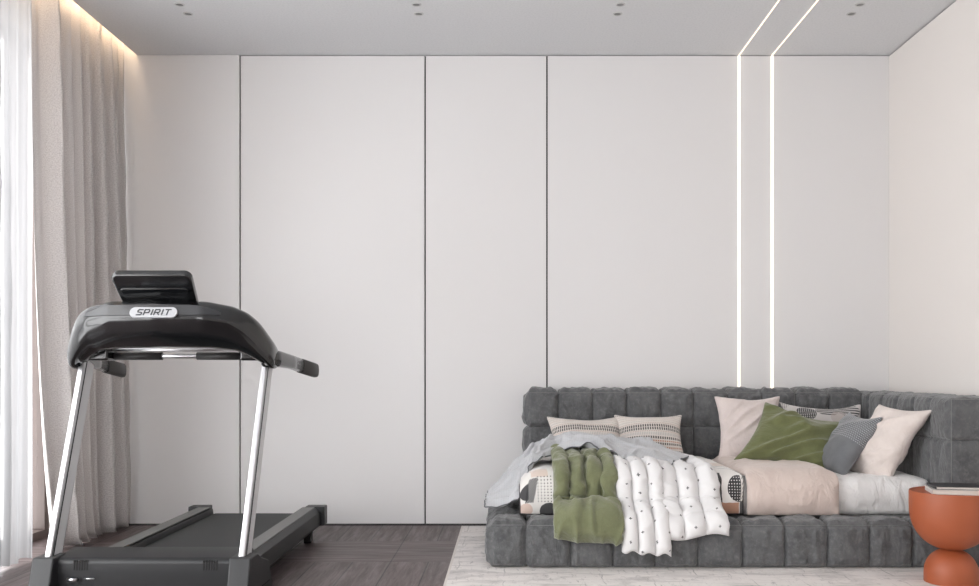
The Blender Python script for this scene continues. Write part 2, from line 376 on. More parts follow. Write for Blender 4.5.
from mathutils import noise as mn_
def nz(a, b, c=0.0):
    return np.array([mn_.noise(Vector((x, y, z))) for x, y, z in zip(a, b, np.broadcast_to(c, a.shape))])
def ridge(n): return (1-np.minimum(1, np.abs(n)*3.2))**1.5
def tufted(name, b, parent, axis, start, step, zseam=None, h=.0095, bulge=.020, wr=.017, seed=1, rigid=(), flat=()):
    """upholstered block: seams across `axis` every `step`; cloth swells between them and puckers towards them"""
    V, F = boxshell(*b, h); lo = np.array([b[0],b[2],b[4]]); hi = np.array([b[1],b[3],b[5]])
    def snap(a, val):
        n = max(2, int(round((hi[a]-lo[a])/h))); sp = (hi[a]-lo[a])/n; return lo[a]+round((val-lo[a])/sp)*sp
    planes = [[lo[a], hi[a]] for a in range(3)]
    kx = start
    while kx < hi[axis]-.03:
        if kx > lo[axis]+.03: planes[axis].append(snap(axis, kx))
        kx += step
    if zseam is not None: planes[2].append(snap(2, zseam))
    D = [np.min([np.abs(V[:,a]-p) for p in planes[a]], axis=0) for a in range(3)]
    cell = [np.digitize(V[:,a], sorted(planes[a][2:])) for a in range(3)]
    N = np.zeros_like(V); disp = np.zeros(len(V)); cnt = np.zeros(len(V))
    for a in range(3):
        for sgn, val in ((-1, lo[a]), (1, hi[a])):
            m_ = np.abs(V[:,a]-val) < 1e-6
            if (a, sgn > 0) in rigid: continue
            p, q = [k for k in range(3) if k != a]
            dp, dq = D[p][m_], D[q][m_]
            prof = lambda d: np.clip(d/.055, 0, 1)**.55
            sc_ = cell[p][m_]*3.1+cell[q][m_]*7.7+seed*11+a*5+sgn
            w1 = ridge(nz(V[m_,p]*19, V[m_,q]*4, sc_))*np.exp(-dq/.055)*np.clip(dq/.012, 0, 1)
            w2 = ridge(nz(V[m_,q]*19, V[m_,p]*4, sc_+40))*np.exp(-dp/.04)*np.clip(dp/.012, 0, 1)
            w3 = ridge(nz(V[m_,p]*11+V[m_,q]*3, V[m_,q]*4, sc_+80))*np.clip(dp/.03, 0, 1)*np.clip(dq/.03, 0, 1)
            w4 = nz(V[m_,p]*7, V[m_,q]*7, sc_+120)
            k_ = .35 if (a, sgn > 0) in flat else 1
            dd = prof(dp)*prof(dq)*(bulge*k_ + .6*bulge*w4*k_) + wr*(w1+w2+.55*w3)*np.clip(np.minimum(dp,dq)/.01, 0, 1)
            N[m_,a] += sgn; disp[m_] += dd; cnt[m_] += 1
    cnt[cnt == 0] = 1; ln = np.linalg.norm(N, axis=1)[:,None]; ln[ln == 0] = 1
    # soften box corners
    P = V + N/ln*(disp/cnt)[:,None]
    c = np.clip(P, lo+.016, hi-.016); d = P-c; n_ = np.linalg.norm(d, axis=1)[:,None]; two = (np.abs(d) > 1e-5).sum(axis=1)[:,None] >= 2
    P = np.where(two & (n_ > .016), c+d/np.maximum(n_, 1e-9)*(.016+(n_-.016)*.45), P)
    seamv = np.zeros(len(V), bool)
    for a in range(3):
        for pl in planes[a][2:]: seamv |= np.abs(V[:,a]-pl) < 1e-6
    P[seamv] -= (N/ln)[seamv]*.016
    for a, s_ in rigid: P[:,a] = np.minimum(P[:,a], hi[a]) if s_ else np.maximum(P[:,a], lo[a])
    o = mesh(name, P, F, M['suede'], parent); sub(o, 1); return o

# ------------------------------------------------------------------ ROOM
YW = 5.95; ZC = 3.0; XR = 2.431; XL = -2.68; YF = -1.6
def struct(name, mb, mat, **k):
    o = mb.build(name, mat, **k); o['kind'] = 'structure'; return o
struct('floor', MB().box(XL-.2, XR+.1, YF-.1, YW+.12, -.1, 0), M['floor'])
mb = MB().box(-2.38, XR+.1, YF-.1, YW+.12, ZC, ZC+.3)
mb.box(XL-.2, -2.38, YF-.1, YW+.12, ZC+.16, ZC+.3)
struct('ceiling', mb, M['ceil'])
# panelled back wall with open joints over a dark core
mb = MB(); g = .005
xs = [XL-.2, -1.721, -.537, .243, XR+.1]
mb.box(XL-.2, XR+.1, YW+.02, YW+.12, 0, ZC+.2, 1)
for i in range(4):
    mb.box(xs[i]+(g if i else 0), xs[i+1]-(g if i < 3 else 0), YW, YW+.02, .002, ZC+.16 if i == 0 else ZC-.006, 0)
struct('wall_back', mb, M['wall'], mats=[M['wall'], M['black']])
struct('shadow_strip', MB().box(-2.6, XR, YW-.055, YW-.001, 0, .003), M['black'])  # flat black strip on the floor, painted shade of the wall-foot gap
mb = MB().box(XR, XR+.1, YF-.1, YW+.0, 0, ZC-.008, 0).box(XR+.01, XR+.1, YF-.1, YW, ZC-.008, ZC, 1)
struct('wall_right', mb, M['wallr'], mats=[M['wallr'], M['black']])
VX0, VX1, VZ0, VZ1 = -2.3, -.6, .5, 2.5
mb = MB().box(XL-.2, VX0, YF-.1, YF, 0, ZC+.16).box(VX1, XR+.1, YF-.1, YF, 0, ZC+.16).box(VX0, VX1, YF-.1, YF, VZ1, ZC+.16).box(VX0, VX1, YF-.1, YF, 0, VZ0)
struct('wall_front', mb, M['wallr'])
mb = MB().box(VX0, VX1, YF-.09, YF-.03, VZ0, VZ0+.05).box(VX0, VX1, YF-.09, YF-.03, VZ1-.05, VZ1)
for xx in (VX0, -1.475, VX1-.05): mb.box(xx, xx+.05, YF-.09, YF-.03, VZ0+.05, VZ1-.05)
wf2 = struct('fill_window', mb, M['frame'], bevel=.003)  # added window behind the camera, out of view, for frontal fill light
for a_, b_ in ((VX0+.05, -1.475), (-1.425, VX1-.05)): MB().box(a_, b_, YF-.063, YF-.057, VZ0+.05, VZ1-.05).build('pane', M['glass'], wf2)
# window wall
WY0, WY1, WZ1 = .2, 5.50, 2.86
mb = MB().box(XL-.2, XL, YF-.1, WY0, 0, ZC+.16).box(XL-.2, XL, WY1, YW+.02, 0, ZC+.16).box(XL-.2, XL, WY0, WY1, WZ1, ZC+.16)
struct('wall_left', mb, M['wallr'])
mb = MB(); fx0, fx1 = XL-.12, XL-.04
mb.box(fx0, fx1, WY0, WY1, 0, .05); mb.box(fx0, fx1, WY0, WY1, WZ1-.05, WZ1)
for yy in (WY0, 1.6, 3.4, 5.15, WY1-.05): mb.box(fx0, fx1, yy, yy+(.11 if yy == 5.15 else .05), .05, WZ1-.05)
wf = struct('window_1', mb, M['frame'], bevel=.003)
pn = [WY0+.05, 1.6, 1.65, 3.4, 3.45, 5.15, 5.26, WY1-.05]
for i in range(4):
    MB().box(XL-.085, XL-.079, pn[2*i], pn[2*i+1], .05, WZ1-.05).build('pane', M['glass'], wf)

# LED lines: wall run then ceiling run, one bent profile each
for i, xx in enumerate((1.4715, 1.6827)):
    t = empty('led_strip', (xx, YW-.003, .5), label=('left' if i == 0 else 'right')+' one of two parallel glowing light lines running up the wall and across the ceiling', cat='light strip', group=None)
    MB().box(xx-.0055, xx+.0055, YW-.005, YW+.001, .45, ZC-.004).build('wall_run', M['led'], t)
    MB().box(xx-.0038, xx+.0038, 1.0, YW-.004, ZC-.003, ZC+.001).build('ceiling_run', M['ledc'], t)
tag(MB().box(-2.405, -2.385, .3, YW-.02, ZC+.06, ZC+.075).build('cove_light', M['cove']), 'warm hidden light strip in the ceiling slot above the drape', 'light strip')

# downlights
def ring(cx, cy, z0, z1, r, n=24): return [(cx+r*math.cos(2*math.pi*k/n), cy+r*math.sin(2*math.pi*k/n), 0) for k in range(n)]
cols = [(-1.815,'above the treadmill and curtain'),(-.51,'above the panel joint left of middle'),(.614,'above the middle of the wall'),(1.935,'right of the glowing lines')]
for cx, where in cols:
    for j, cy in enumerate((5.258, 5.125)):
        dx = 0
        t = empty('downlight', (cx+dx, cy, ZC-.004), label=('rear' if j == 0 else 'front')+' of two small round recessed downlights '+where, cat='downlight', group='recessed downlight pairs in the ceiling')
        n = 24; L = []
        for r, z in ((.020,ZC-.0005),(.020,ZC-.005),(.026,ZC-.0045),(.027,ZC-.0005)):
            L.append([(cx+dx+r*math.cos(2*math.pi*k/n), cy+r*math.sin(2*math.pi*k/n), z) for k in range(n)])
        o = MB().loft(L, cap=False).build('trim_ring', M['dlrim'], t, smooth=True)
        L = [[(cx+dx+r*math.cos(2*math.pi*k/n), cy+r*math.sin(2*math.pi*k/n), z) for k in range(n)] for r, z in ((.0195,ZC-.002),(.0195,ZC-.0006))]
        MB().loft(L).build('lens', M['dl'], t)

# ------------------------------------------------------------------ CURTAINS
def curtain(name, mat, y0t, y0b, y1t, y1b, x, z0, z1, folds, amp, seed, thick, label, cat, hemw=None, ny=220, nz=60, xb=0):
    rng = np.random.RandomState(seed); ph = rng.rand(8)*6.28
    V = []; UV = []; 
    for k in range(nz+1):
        v = k/nz; z = z0+(z1-z0)*v
        for i in range(ny+1):
            u = i/ny
            y0 = y0b+(y0t-y0b)*v**.35; y1 = y1b+(y1t-y1b)*v**.8
            uu = u+.012*math.sin(6.28*u*2.3+ph[0])+.006*math.sin(6.28*u*5+ph[1]+v*1.2)
            y = y0+(y1-y0)*uu
            a = amp*(.75+.35*math.sin(u*9+ph[2]))*(1.15-.35*v)
            fa = folds*(uu+.035*math.sin(u*13+ph[6])+.012*math.sin(v*3+u*5))
            s = 1-2*abs(math.sin(3.14159*fa+ph[3]+.25*math.sin(v*2.2+ph[4])))**.7
            X_ = x + a*s + .25*a*math.sin(6.28*folds*2.1*uu+ph[5]+v*.8) + xb*(1-v)
            y += .3*a*math.cos(6.28*folds*uu+ph[3])
            V.append((X_, min(y, YW-.004), z + (0 if k else .006*math.sin(u*40+ph[6])))); UV.append((u*(y1b-y0b)*1.6, z))
    F = [(k*(ny+1)+i, k*(ny+1)+i+1, (k+1)*(ny+1)+i+1, (k+1)*(ny+1)+i) for k in range(nz) for i in range(ny)]
    o = mesh(name, V, F, mat, uv=UV, label=label, cat=cat)
    s = o.modifiers.new('s', 'SOLIDIFY'); s.thickness = thick; s.offset = 0
    return origin(o)
curtain('drape', M['drape'], 4.87, 5.10, 5.915, 5.905, -2.45, .012, 3.13, 8, .06, 3, .0012, 'heavy grey-beige woven drape gathered in the corner beside the treadmill', 'curtain', xb=.03)
curtain('sheer_curtain', M['sheer'], 3.7, 3.7, 4.93, 4.82, -2.50, .02, 3.13, 11, .035, 7, .0, 'thin white translucent sheer curtain gathered beside the drape', 'curtain', ny=300, nz=30, xb=.03)
bpy.data.objects['sheer_curtain'].modifiers.clear()
t = MB().box(-2.62, -2.56, .4, 5.9, 3.135, 3.158).box(-2.49, -2.43, .4, 5.9, 3.135, 3.158)
tag(t.build('curtain_track', M['dlrim']), 'white double track in the ceiling slot carrying both curtains', 'curtain track')

# ------------------------------------------------------------------ RUG
mb = MB().box(-.285, 2.40, 2.6, 5.82, .001, .010, 0); mb.box(-.297, -.285, 2.6, 5.82, .001, .011, 1)
tag(mb.build('rug', M['rug'], mats=[M['rug'], M['rugedge']]), 'pale grey distressed vintage rug under the sofa', 'rug')

# ------------------------------------------------------------------ SOFA
sofa = empty('corner_sofa', (1.2, 5.2, .012), label='low grey tufted suede corner daybed with channelled backrest and side', cat='sofa')
z0 = .012
tufted('backrest', (.113, 2.165, 5.69, 5.935, .24, .848), sofa, 0, .10, .2065, .635, seed=2, rigid=((1,True),))
tufted('armrest', (2.165, 2.425, 4.565, 5.935, .27, .845), sofa, 1, 4.565, .205, .635, seed=3, bulge=.014, wr=.008, rigid=((0,True),(1,True)), flat=((2,True),))
tufted('front_bolster', (.094, 2.42, 4.575, 4.75, z0, .222), sofa, 0, .094, .21, None, seed=4, rigid=((2,False),))
tufted('side_bolster', (-.090, .080, 4.585, 5.93, z0, .222), sofa, 1, 4.80, .24, None, seed=5, rigid=((2,False),(1,True)))
MB().box(.09, 2.42, 4.76, 5.92, z0, .235).build('platform', M['suede'], sofa, bevel=.01)
def pipe(pts, r=.0017):
    mb = MB()
    for a, b in zip(pts[:-1], pts[1:]): mb.tube(a, b, r, 8)
    return mb.build('piping', M['piping'], sofa, smooth=True)
pipe([(2.170,4.562,.28),(2.170,4.562,.84)]); pipe([(2.1705,4.5635,.84),(2.418,4.5635,.84)]); pipe([(2.168,4.5635,.842),(2.168,5.69,.842)])
pipe([(.100,4.574,.220),(2.42,4.574,.220)], .0011); pipe([(-.085,4.583,.220),(.075,4.583,.220)], .0011); pipe([(.104,5.689,.846),(2.16,5.689,.846)], .0010)
for (xx, yy) in ((0,4.66),(2.33,4.66),(0,5.8),(2.33,5.8)): MB().tube((xx,yy,.0105),(xx,yy,.02), .025).build('foot', M['black'], sofa, smooth=False)

# ------------------------------------------------------------------ MATTRESS
MZ = .425; MY = 4.755
V, F = boxshell(.105, 2.155, MY, 5.66, .238, MZ, .016)
def rounded(V, lo, hi, r):
    c = np.clip(V, np.array(lo)+r, np.array(hi)-r); d = V-c; n = np.linalg.norm(d, axis=1)[:,None]; n[n < 1e-9] = 1
    return c+d/n*np.minimum(r, n) if False else np.where(np.linalg.norm(d, axis=1)[:,None] > r, c+d/n*r, V)
P = rounded(V, (.105,MY,.238), (2.155,5.66,MZ), .045)
rng = np.random.RandomState(9); zz = P[:,2]
P2 = pbd(P + rng.randn(*P.shape)*.001, F, P[:,2] > .30, 1.025, .0001, 25, 5, rest_from=P)
fw = ridge(nz(P2[:,0]*10+P2[:,2]*5, P2[:,2]*3, 4.4))*np.clip((P2[:,2]-.25)/.06,0,1)*np.clip((.44-P2[:,2])/.03,0,1) + .7*ridge(nz(P2[:,0]*7-P2[:,1]*4, P2[:,1]*8, 2.2))
P2 = P2 + normals(P2, F)*(.007*(fw-.2)*(P2[:,2] > .25))[:,None]
o = mesh('mattress', P2, F, M['sheet'], label='white-sheeted mattress lying in the grey daybed', cat='mattress'); sub(o, 1); origin(o)

# ------------------------------------------------------------------ BEDDING
# profile path of the bed in YZ, by arc length from a back point: mattress top, rounded front edge, front face, bolster top, bolster front
def make_path(pts):
    P = np.array(pts, float)
    # chaikin smoothing
    for _ in range(3):
        Q = [P[0]]
        for a, b in zip(P[:-1], P[1:]): Q += [a*.75+b*.25, a*.25+b*.75]
        Q.append(P[-1]); P = np.array(Q)
    L = np.r_[0, np.cumsum(np.linalg.norm(np.diff(P, axis=0), axis=1))]
    T = np.gradient(P, axis=0); T /= np.linalg.norm(T, axis=1)[:,None]; N = np.stack([T[:,1], -T[:,0]], 1)  # outward (up / toward camera)
    N = np.where((N[:,1:2] < -.2), -N, N)
    def f(s, off):
        return (np.interp(s, L, P[:,0]) + np.interp(s, L, N[:,0])*off, np.interp(s, L, P[:,1]) + np.interp(s, L, N[:,1])*off)
    return f, L[-1]
def patch(name, xf, pathf, L, nu, nv, top, seam, mat, thick=.012, press=.0002, scale=1.03, steps=40, seed=0, uvs=(1,1), parent=None, hemmat=None, steps_it=5, skew=None, **k):
    """closed two-layer cloth: lower layer lies on the path, upper layer swells; xf(u,v)->x, L(u)->length, top(u,v)->extra height"""
    rng = np.random.RandomState(seed)
    u, v = np.meshgrid(np.linspace(0,1,nu+1), np.linspace(0,1,nv+1)); Lu = L(u); s = v*Lu + (skew(u) if skew else 0)
    x = xf(u, v); y0, z_0 = pathf(s, .003 + 0*u); hh = thick+top(u, v); edge = (u < 1e-6)|(u > 1-1e-6)|(v < 1e-6)|(v > 1-1e-6)
    hh = np.where(edge, .003+.5*thick, hh); y1, z1 = pathf(s, hh)
    if k.get('lift'): zl = k['lift'](u, v); z1 = z1+zl; z_0 = z_0+zl
    lower = np.stack([x, np.where(edge, y1, y0), np.where(edge, z1, z_0)], -1).reshape(-1, 3); upper = np.stack([x, y1, z1], -1).reshape(-1, 3)
    n = (nu+1)*(nv+1); ef = edge.ravel(); mp = np.arange(n)+n; mp[ef] = np.arange(n)[ef]
    V = np.concatenate([upper, lower]); Fu = []; Fl = []
    for j in range(nv):
        for i in range(nu):
            q = (j*(nu+1)+i, (j+1)*(nu+1)+i, (j+1)*(nu+1)+i+1, j*(nu+1)+i+1); Fu.append(q); Fl.append(tuple(mp[list(q)])[::-1])
    F = np.array(Fu+Fl); used = np.unique(F); re = -np.ones(len(V), int); re[used] = np.arange(len(used)); F = re[F]; P = V[used]
    isup = used < n; sm = seam(u, v).ravel() if seam else np.zeros(n, bool)
    free = np.zeros(len(P), bool); free[isup] = ~(sm[used[isup]]|ef[used[isup]])
    if not seam: pass
    # orient outward
    Nn = normals(P, F[:len(Fu)]);
    if (Nn[isup][:,2]-Nn[isup][:,1]).mean() < 0: F = F[:, ::-1]
    Pn = P + rng.randn(*P.shape)*.0010*free[:,None]
    sc = scale
    Pn = pbd(Pn, F, free, sc, press, steps, steps_it, rest_from=P)
    floor_ = P.copy(); low = isup
    Pn[low,2] = np.where(Pn[low,2] < P[low,2]-.5*hh.ravel()[used[low]] , P[low,2]-.5*hh.ravel()[used[low]], Pn[low,2])
    wk = k.get('wrk', .003)
    if wk:
        uu_ = np.concatenate([x.ravel(), x.ravel()])[used]; ss_ = np.concatenate([s.ravel(), s.ravel()])[used]; Nn = normals(Pn, F)
        f1, f2 = k.get('wf', (7, 3)); wv = ridge(nz(uu_*f1+ss_*1.5, ss_*f2, seed*1.7))-.25; wv2 = ridge(nz(uu_*7+3, ss_*14-uu_*7, seed*2.9))-.25
        Pn = Pn + Nn*((wv+.8*wv2)*wk*(isup & free))[:,None]
    uv = np.stack([u*uvs[0], v*uvs[1]], -1).reshape(-1, 2); uv = np.concatenate([uv, uv])[used]
    if k.get('true_uv'): 
        uu = np.stack([x, s], -1).reshape(-1, 2); uv = np.concatenate([uu, uu])[used]
    mats = [mat]; fm = None
    if hemmat:
        mats.append(hemmat); w = k.get('hem', 1); fm = []
        for j in range(nv):
            for i in range(nu): fm.append(1 if (i < w or i >= nu-w or j < w or j >= nv-w) else 0)
        fm = fm+fm
    kk = {a: b for a, b in k.items() if a in ('label','cat','group')}
    o = mesh(name, Pn, F, mat, parent, uv=uv, mats=mats, fm=fm, **kk); sub(o, 1)
    return o if parent is not None else origin(o)
top0 = MZ+.006; fr = MY-.006
# (1) printed coverlet: covers left two thirds, over the front face to the bolster top
pp, LL = make_path([(5.60,top0),(5.3,top0),(5.0,top0),(fr+.10,top0),(fr-.006,top0+.006),(fr-.012,.36),(fr-.014,.238)])
patch('printed_coverlet', lambda u, v: .048+u*1.149, pp, lambda u: LL-.006+0*u, 90, 80, lambda u, v: .004+.004*np.sin(u*31+v*3)*np.sin(v*9), None, M['print'],
      thick=.008, press=.00012, scale=1.03, seed=11, wrk=.004, wf=(8,7), lift=lambda u, v: -.06*np.clip(1-u/.085, 0, 1)**2*np.clip((v-.3)*3, 0, 1)*np.clip((.97-v)*6, 0, 1), true_uv=True, hemmat=M['printhem'], label='white printed coverlet with black and tan abstract shapes, showing either side of the quilts', cat='coverlet')
# (2) blush blanket
pp2, LL2 = make_path([(5.60,top0),(5.3,top0),(5.0,top0),(fr+.10,top0),(fr-.008,top0+.008),(fr-.014,.36),(fr-.016,.238)])
patch('blush_blanket', lambda u, v: 1.205+u*.475, pp2, lambda u: LL2-.004+0*u, 40, 80, lambda u, v: .006+.004*np.sin(u*11+v*5)*np.sin(v*12), None, M['blush'],
      thick=.012, press=.00015, scale=1.025, seed=12, wrk=.006, wf=(9,7), label='blush pink linen blanket folded over the mattress front', cat='blanket')
# quilt support path: bulges over coverlet, front edge, then over bolster
def qpath(off, yb, ztop=.0):
    t = top0+.016+off; f = fr-.02-off
    return make_path([(yb,t+ztop),(yb-.2,t+ztop),(5.0,t+ztop*.8),(fr+.12,t+ztop*.4),(fr-.01-off,t+.004),(f-.015,.37),(f-.035,.305),(4.60,.268),(4.555-off*.6,.245),(4.535-off*.6,.18),(4.535-off*.6,.12),(4.535-off*.6,.02)])
# (3) white cross quilt, side fold and front fold
wq = empty('cross_print_quilt', (.80, 4.9, MZ+.02), label='white puffy quilt printed with small black crosses, hanging over the sofa front', cat='quilt')
pw, LW = qpath(.002, 5.36)
cut = LW-.02
def wseam(cols, rows):
    def f(u, v):
        a = np.zeros(u.shape, bool)
        for c in cols: a |= np.abs(u-c) < .5/44
        for r in rows: a |= np.abs(v-r) < .5/110
        return a
    return f
patch('side_fold', lambda u, v: .74+u*(.305+.03*v), pw, lambda u: cut-.125+.015*np.sin(u*6)+0*u, 44, 110, lambda u, v: .022*np.sqrt(np.abs(np.sin(u*np.pi*3)))*np.clip(v*8,0,1), wseam((1/3,2/3),(.895,)), M['cross'],
      thick=.012, press=.0004, scale=1.06, seed=13, wrk=.008, wf=(9,10), parent=wq, true_uv=True)
pw2, LW2 = qpath(.03, 5.30)
patch('front_fold', lambda u, v: .545-.03*(1-v)+u*(.245), pw2, lambda u: LW2-.07+.008*np.sin(u*20)+.02*(u-.5), 36, 110, lambda u, v: .022*np.sqrt(np.abs(np.sin(u*np.pi*3)))*np.clip(v*8,0,1), wseam((1/3,2/3),()), M['cross'],
      thick=.014, press=.0004, scale=1.06, seed=14, wrk=.008, wf=(9,10), parent=wq, true_uv=True)
# (4) olive comforter
pg, LG = qpath(.012, 5.34, .03)
def gseam(u, v):
    a = np.zeros(u.shape, bool)
    for c in (.25,.5,.76): a |= (np.abs(u-c) < .5/48)&(v < .79)
    a |= np.abs(v-.79-.02*np.sin(u*5)) < .5/110
    return a
patch('olive_comforter', lambda u, v: .215+.02*(1-v)+u*(.335-.02*(1-v))-.012*np.sin(v*3.1)*0, pg, lambda u: LG-.148+.03*(.5-np.abs(u-.35)) - .0*u + .06*u*.6, 48, 110,
      lambda u, v: .02+.022*np.abs(np.sin(u*np.pi*4))**.5*(v < .8)*np.clip(v*8,0,1)+.02*(v >= .8)*(v < .98), gseam, M['olive'], thick=.014, press=.0004, scale=1.09, seed=15, wrk=.019, wf=(13,7), hemmat=M['olive'],
      label='olive green quilted comforter hanging over the front of the daybed', cat='comforter')

# (5) grey throw from a coarse control net
B_ = [(-.125,5.28,.295),(.05,5.32,.46),(.19,5.36,.555),(.33,5.40,.585),(.55,5.40,.59),(.78,5.35,.57),(.99,5.12,.515)]
Cn = [(-.128,5.02,.290),(.05,5.02,.415),(.17,5.12,.535),(.32,5.24,.575),(.54,5.22,.585),(.71,5.08,.555),(.87,4.90,.505)]
A_ = [(-.128,4.76,.287),(.045,4.74,.315),(.125,4.91,.475),(.29,5.06,.545),(.50,5.02,.55),(.62,4.84,.51),(.735,4.665,.452)]
def catm(P, t):
    n = len(P)-1; i = min(int(t*n), n-1); f = t*n-i; p = [P[max(0,min(n,i+k))] for k in (-1,0,1,2)]
    return .5*((2*p[1])+(-p[0]+p[2])*f+(2*p[0]-5*p[1]+4*p[2]-p[3])*f*f+(-p[0]+3*p[1]-3*p[2]+p[3])*f**3)
net = np.array([B_, Cn, A_]); nu, nv = 120, 50
G = np.zeros((nv+1, nu+1, 3))
for i in range(nu+1):
    colp = np.array([catm(net[r], i/nu) for r in range(3)])
    for j in range(nv+1): G[j,i] = catm(colp, j/nv)
u, v = np.meshgrid(np.linspace(0,1,nu+1), np.linspace(0,1,nv+1))
wv = ridge(nz((u*5-v*1.2).ravel(), (v*1.6+u*2).ravel(), 3.3)).reshape(u.shape); wv2 = ridge(nz((u*3+v*1.5).ravel(), (v*4-u*5).ravel(), 8.3)).reshape(u.shape)
G[...,2] += (.034*wv+.026*wv2)*np.clip(np.sin(u*np.pi)*2,0,1)*(1-.5*np.clip(u*2-1,0,1))
P = G.reshape(-1,3); F = np.array([(j*(nu+1)+i,(j+1)*(nu+1)+i,(j+1)*(nu+1)+i+1,j*(nu+1)+i+1) for j in range(nv) for i in range(nu)])
free = np.ones(len(P), bool).reshape(nv+1,nu+1); free[0,::6] = False; free[-1,::12] = False; free[:,0] = False; free[::25,::40] = False
ref = P.copy()
def coll(Q, w):
    lo_ = ref[:,2]-.012; Q[:,2] = np.maximum(Q[:,2], lo_); Q[:,2] = np.minimum(Q[:,2], ref[:,2]+.03); return Q
P = pbd(P+np.random.RandomState(5).randn(*P.shape)*.0015, F, free.ravel(), 1.05, .0, 40, 5, grav=.0001, rest_from=ref, collide=coll)
fm = [1 if (i == 0 or i >= nu-1 or j >= nv-1) else 0 for j in range(nv) for i in range(nu)]
o = mesh('grey_throw', P, F, M['throw'], uv=np.stack([u*1.2, v*.5], -1).reshape(-1,2), mats=[M['throw'], M['throwhem']], fm=fm, label='light grey woven throw spread across the bedding below the striped pillows', cat='throw')
s = o.modifiers.new('s', 'SOLIDIFY'); s.thickness = .006; s.offset = 1; sub(o, 1); origin(o)

# ------------------------------------------------------------------ PILLOWS
def pillow(name, c, w, h, mat, W=.42, H=.42, press=.0006, steps=110, seed=0, scale=1.0, n=34, crease=.006, fdir=.6, ffreq=9, flat=1.0, label='', cat='pillow', group=None, droop=None, piping=None, thick=None, tr=None):
    """c centre; w, h in-plane direction vectors in world space (face normal = w x h)"""
    rng = np.random.RandomState(seed); nu = n; nv = max(8, int(n*H/W))
    u, v = np.meshgrid(np.linspace(-1,1,nu+1), np.linspace(-1,1,nv+1)); edge = (np.abs(u) > 1-1e-6)|(np.abs(v) > 1-1e-6)
    b = (1-u**4)*(1-v**4)*.03
    A = np.stack([u*W/2, v*H/2, b], -1).reshape(-1,3); Bk = np.stack([u*W/2, v*H/2, -b], -1).reshape(-1,3)
    m_ = len(A); ef = edge.ravel(); mp = np.arange(m_)+m_; mp[ef] = np.arange(m_)[ef]; Fa = []; Fb = []
    for j in range(nv):
        for i in range(nu):
            q = (j*(nu+1)+i, j*(nu+1)+i+1, (j+1)*(nu+1)+i+1, (j+1)*(nu+1)+i); Fa.append(q); Fb.append(tuple(mp[list(q)])[::-1])
    V = np.concatenate([A,Bk]); F = np.array(Fa+Fb); used = np.unique(F); re = -np.ones(len(V), int); re[used] = np.arange(len(used)); F = re[F]; P = V[used]
    flatP = P.copy(); flatP[:,2] = 0
    P = P + rng.randn(*P.shape)*.002
    P = pbd(P, F, np.ones(len(P), bool), scale, press, steps, 10, rest_from=flatP, shear=.25)
    P -= P.mean(axis=0); P[:,2] *= flat
    if thick: P[:,2] *= thick/(P[:,2].max()-P[:,2].min())
    # low frequency crumple
    ph = rng.rand(6)*6.28
    P[:,2] += .006*np.sin(P[:,0]*19+ph[0]+P[:,1]*7)*np.sin(P[:,1]*15+ph[1])
    env = np.clip(1-np.abs(P[:,0])/(W*.5), 0, 1)**.5*np.clip(1-np.abs(P[:,1])/(H*.5), 0, 1)**.5
    a_ = P[:,0]*math.cos(fdir)+P[:,1]*math.sin(fdir); b_ = -P[:,0]*math.sin(fdir)+P[:,1]*math.cos(fdir); sg = np.sign(P[:,2])
    P[:,2] += sg*env*crease*(ridge(nz(a_*2.5, b_*ffreq, seed*3.3+sg))-.3)*1.6
    # short puckers running in from the seams
    ex = np.clip(1-np.abs(P[:,0])/(W*.5), 0, 1)*W/2; ey = np.clip(1-np.abs(P[:,1])/(H*.5), 0, 1)*H/2
    P[:,2] += sg*.004*(ridge(nz(P[:,0]*30, P[:,1]*5, seed+9.))*np.exp(-ey/.04)+ridge(nz(P[:,1]*30, P[:,0]*5, seed+19.))*np.exp(-ex/.04))*np.clip(np.minimum(ex,ey)/.01, 0, 1)
    if droop: P = droop(P)
    w = Vector(w).normalized(); h = Vector(h).normalized(); nrm = w.cross(h).normalized()
    Mx = np.array([list(w), list(h), list(nrm)]); Pw = P@Mx + np.array(c)
    if tr: Pw = Pw + np.array(tr)*(np.clip(P[:,0]/W+.5,0,1)*np.clip(P[:,1]/H+.5,0,1))[:,None]
    uv = np.stack([(u+1)/2*W, (v+1)/2*H], -1).reshape(-1,2); uv = np.concatenate([uv,uv])[used]
    o = mesh(name, Pw, F, mat, uv=uv, label=label, cat=cat, group=group); sub(o, 1); return origin(o)
def pose(a, b, c_):   # bottom-left, bottom-right, top-left -> centre, w, h
    a, b, c_ = map(Vector, (a, b, c_)); return tuple(a+(b-a)/2+(c_-a)/2), tuple(b-a), tuple(c_-a)
def put(name, a, b, c_, mat, seed, thick, grow=1.07, **k):
    c, w, h = pose(a, b, c_); return pillow(name, c, w, h, mat, Vector(w).length*grow, Vector(h).length*grow, seed=seed, thick=thick, **k)
put('striped_pillow', (.27,5.43,.44), (.68,5.43,.44), (.245,5.61,.695), M['striped'], 1, .15, 1.12, crease=.006, label='left one of two long knitted striped pillows against the backrest')
put('striped_pillow', (.645,5.42,.44), (1.02,5.42,.44), (.65,5.60,.705), M['striped'], 2, .15, 1.12, crease=.006, label='right one of two long knitted striped pillows, its corner beside the bare backrest')
put('pale_pink_pillow', (1.225,5.42,.46), (1.60,5.42,.46), (1.245,5.60,.815), M['pink'], 3, .18, crease=.02, ffreq=14, label='pale pink square pillow leaning on the backrest behind the green pillow')
put('printed_pillow', (1.62,5.50,.455), (2.12,5.47,.43), (1.60,5.60,.80), M['geo'], 4, .11, label='pillow with black and white geometric print, partly hidden behind the green pillow')
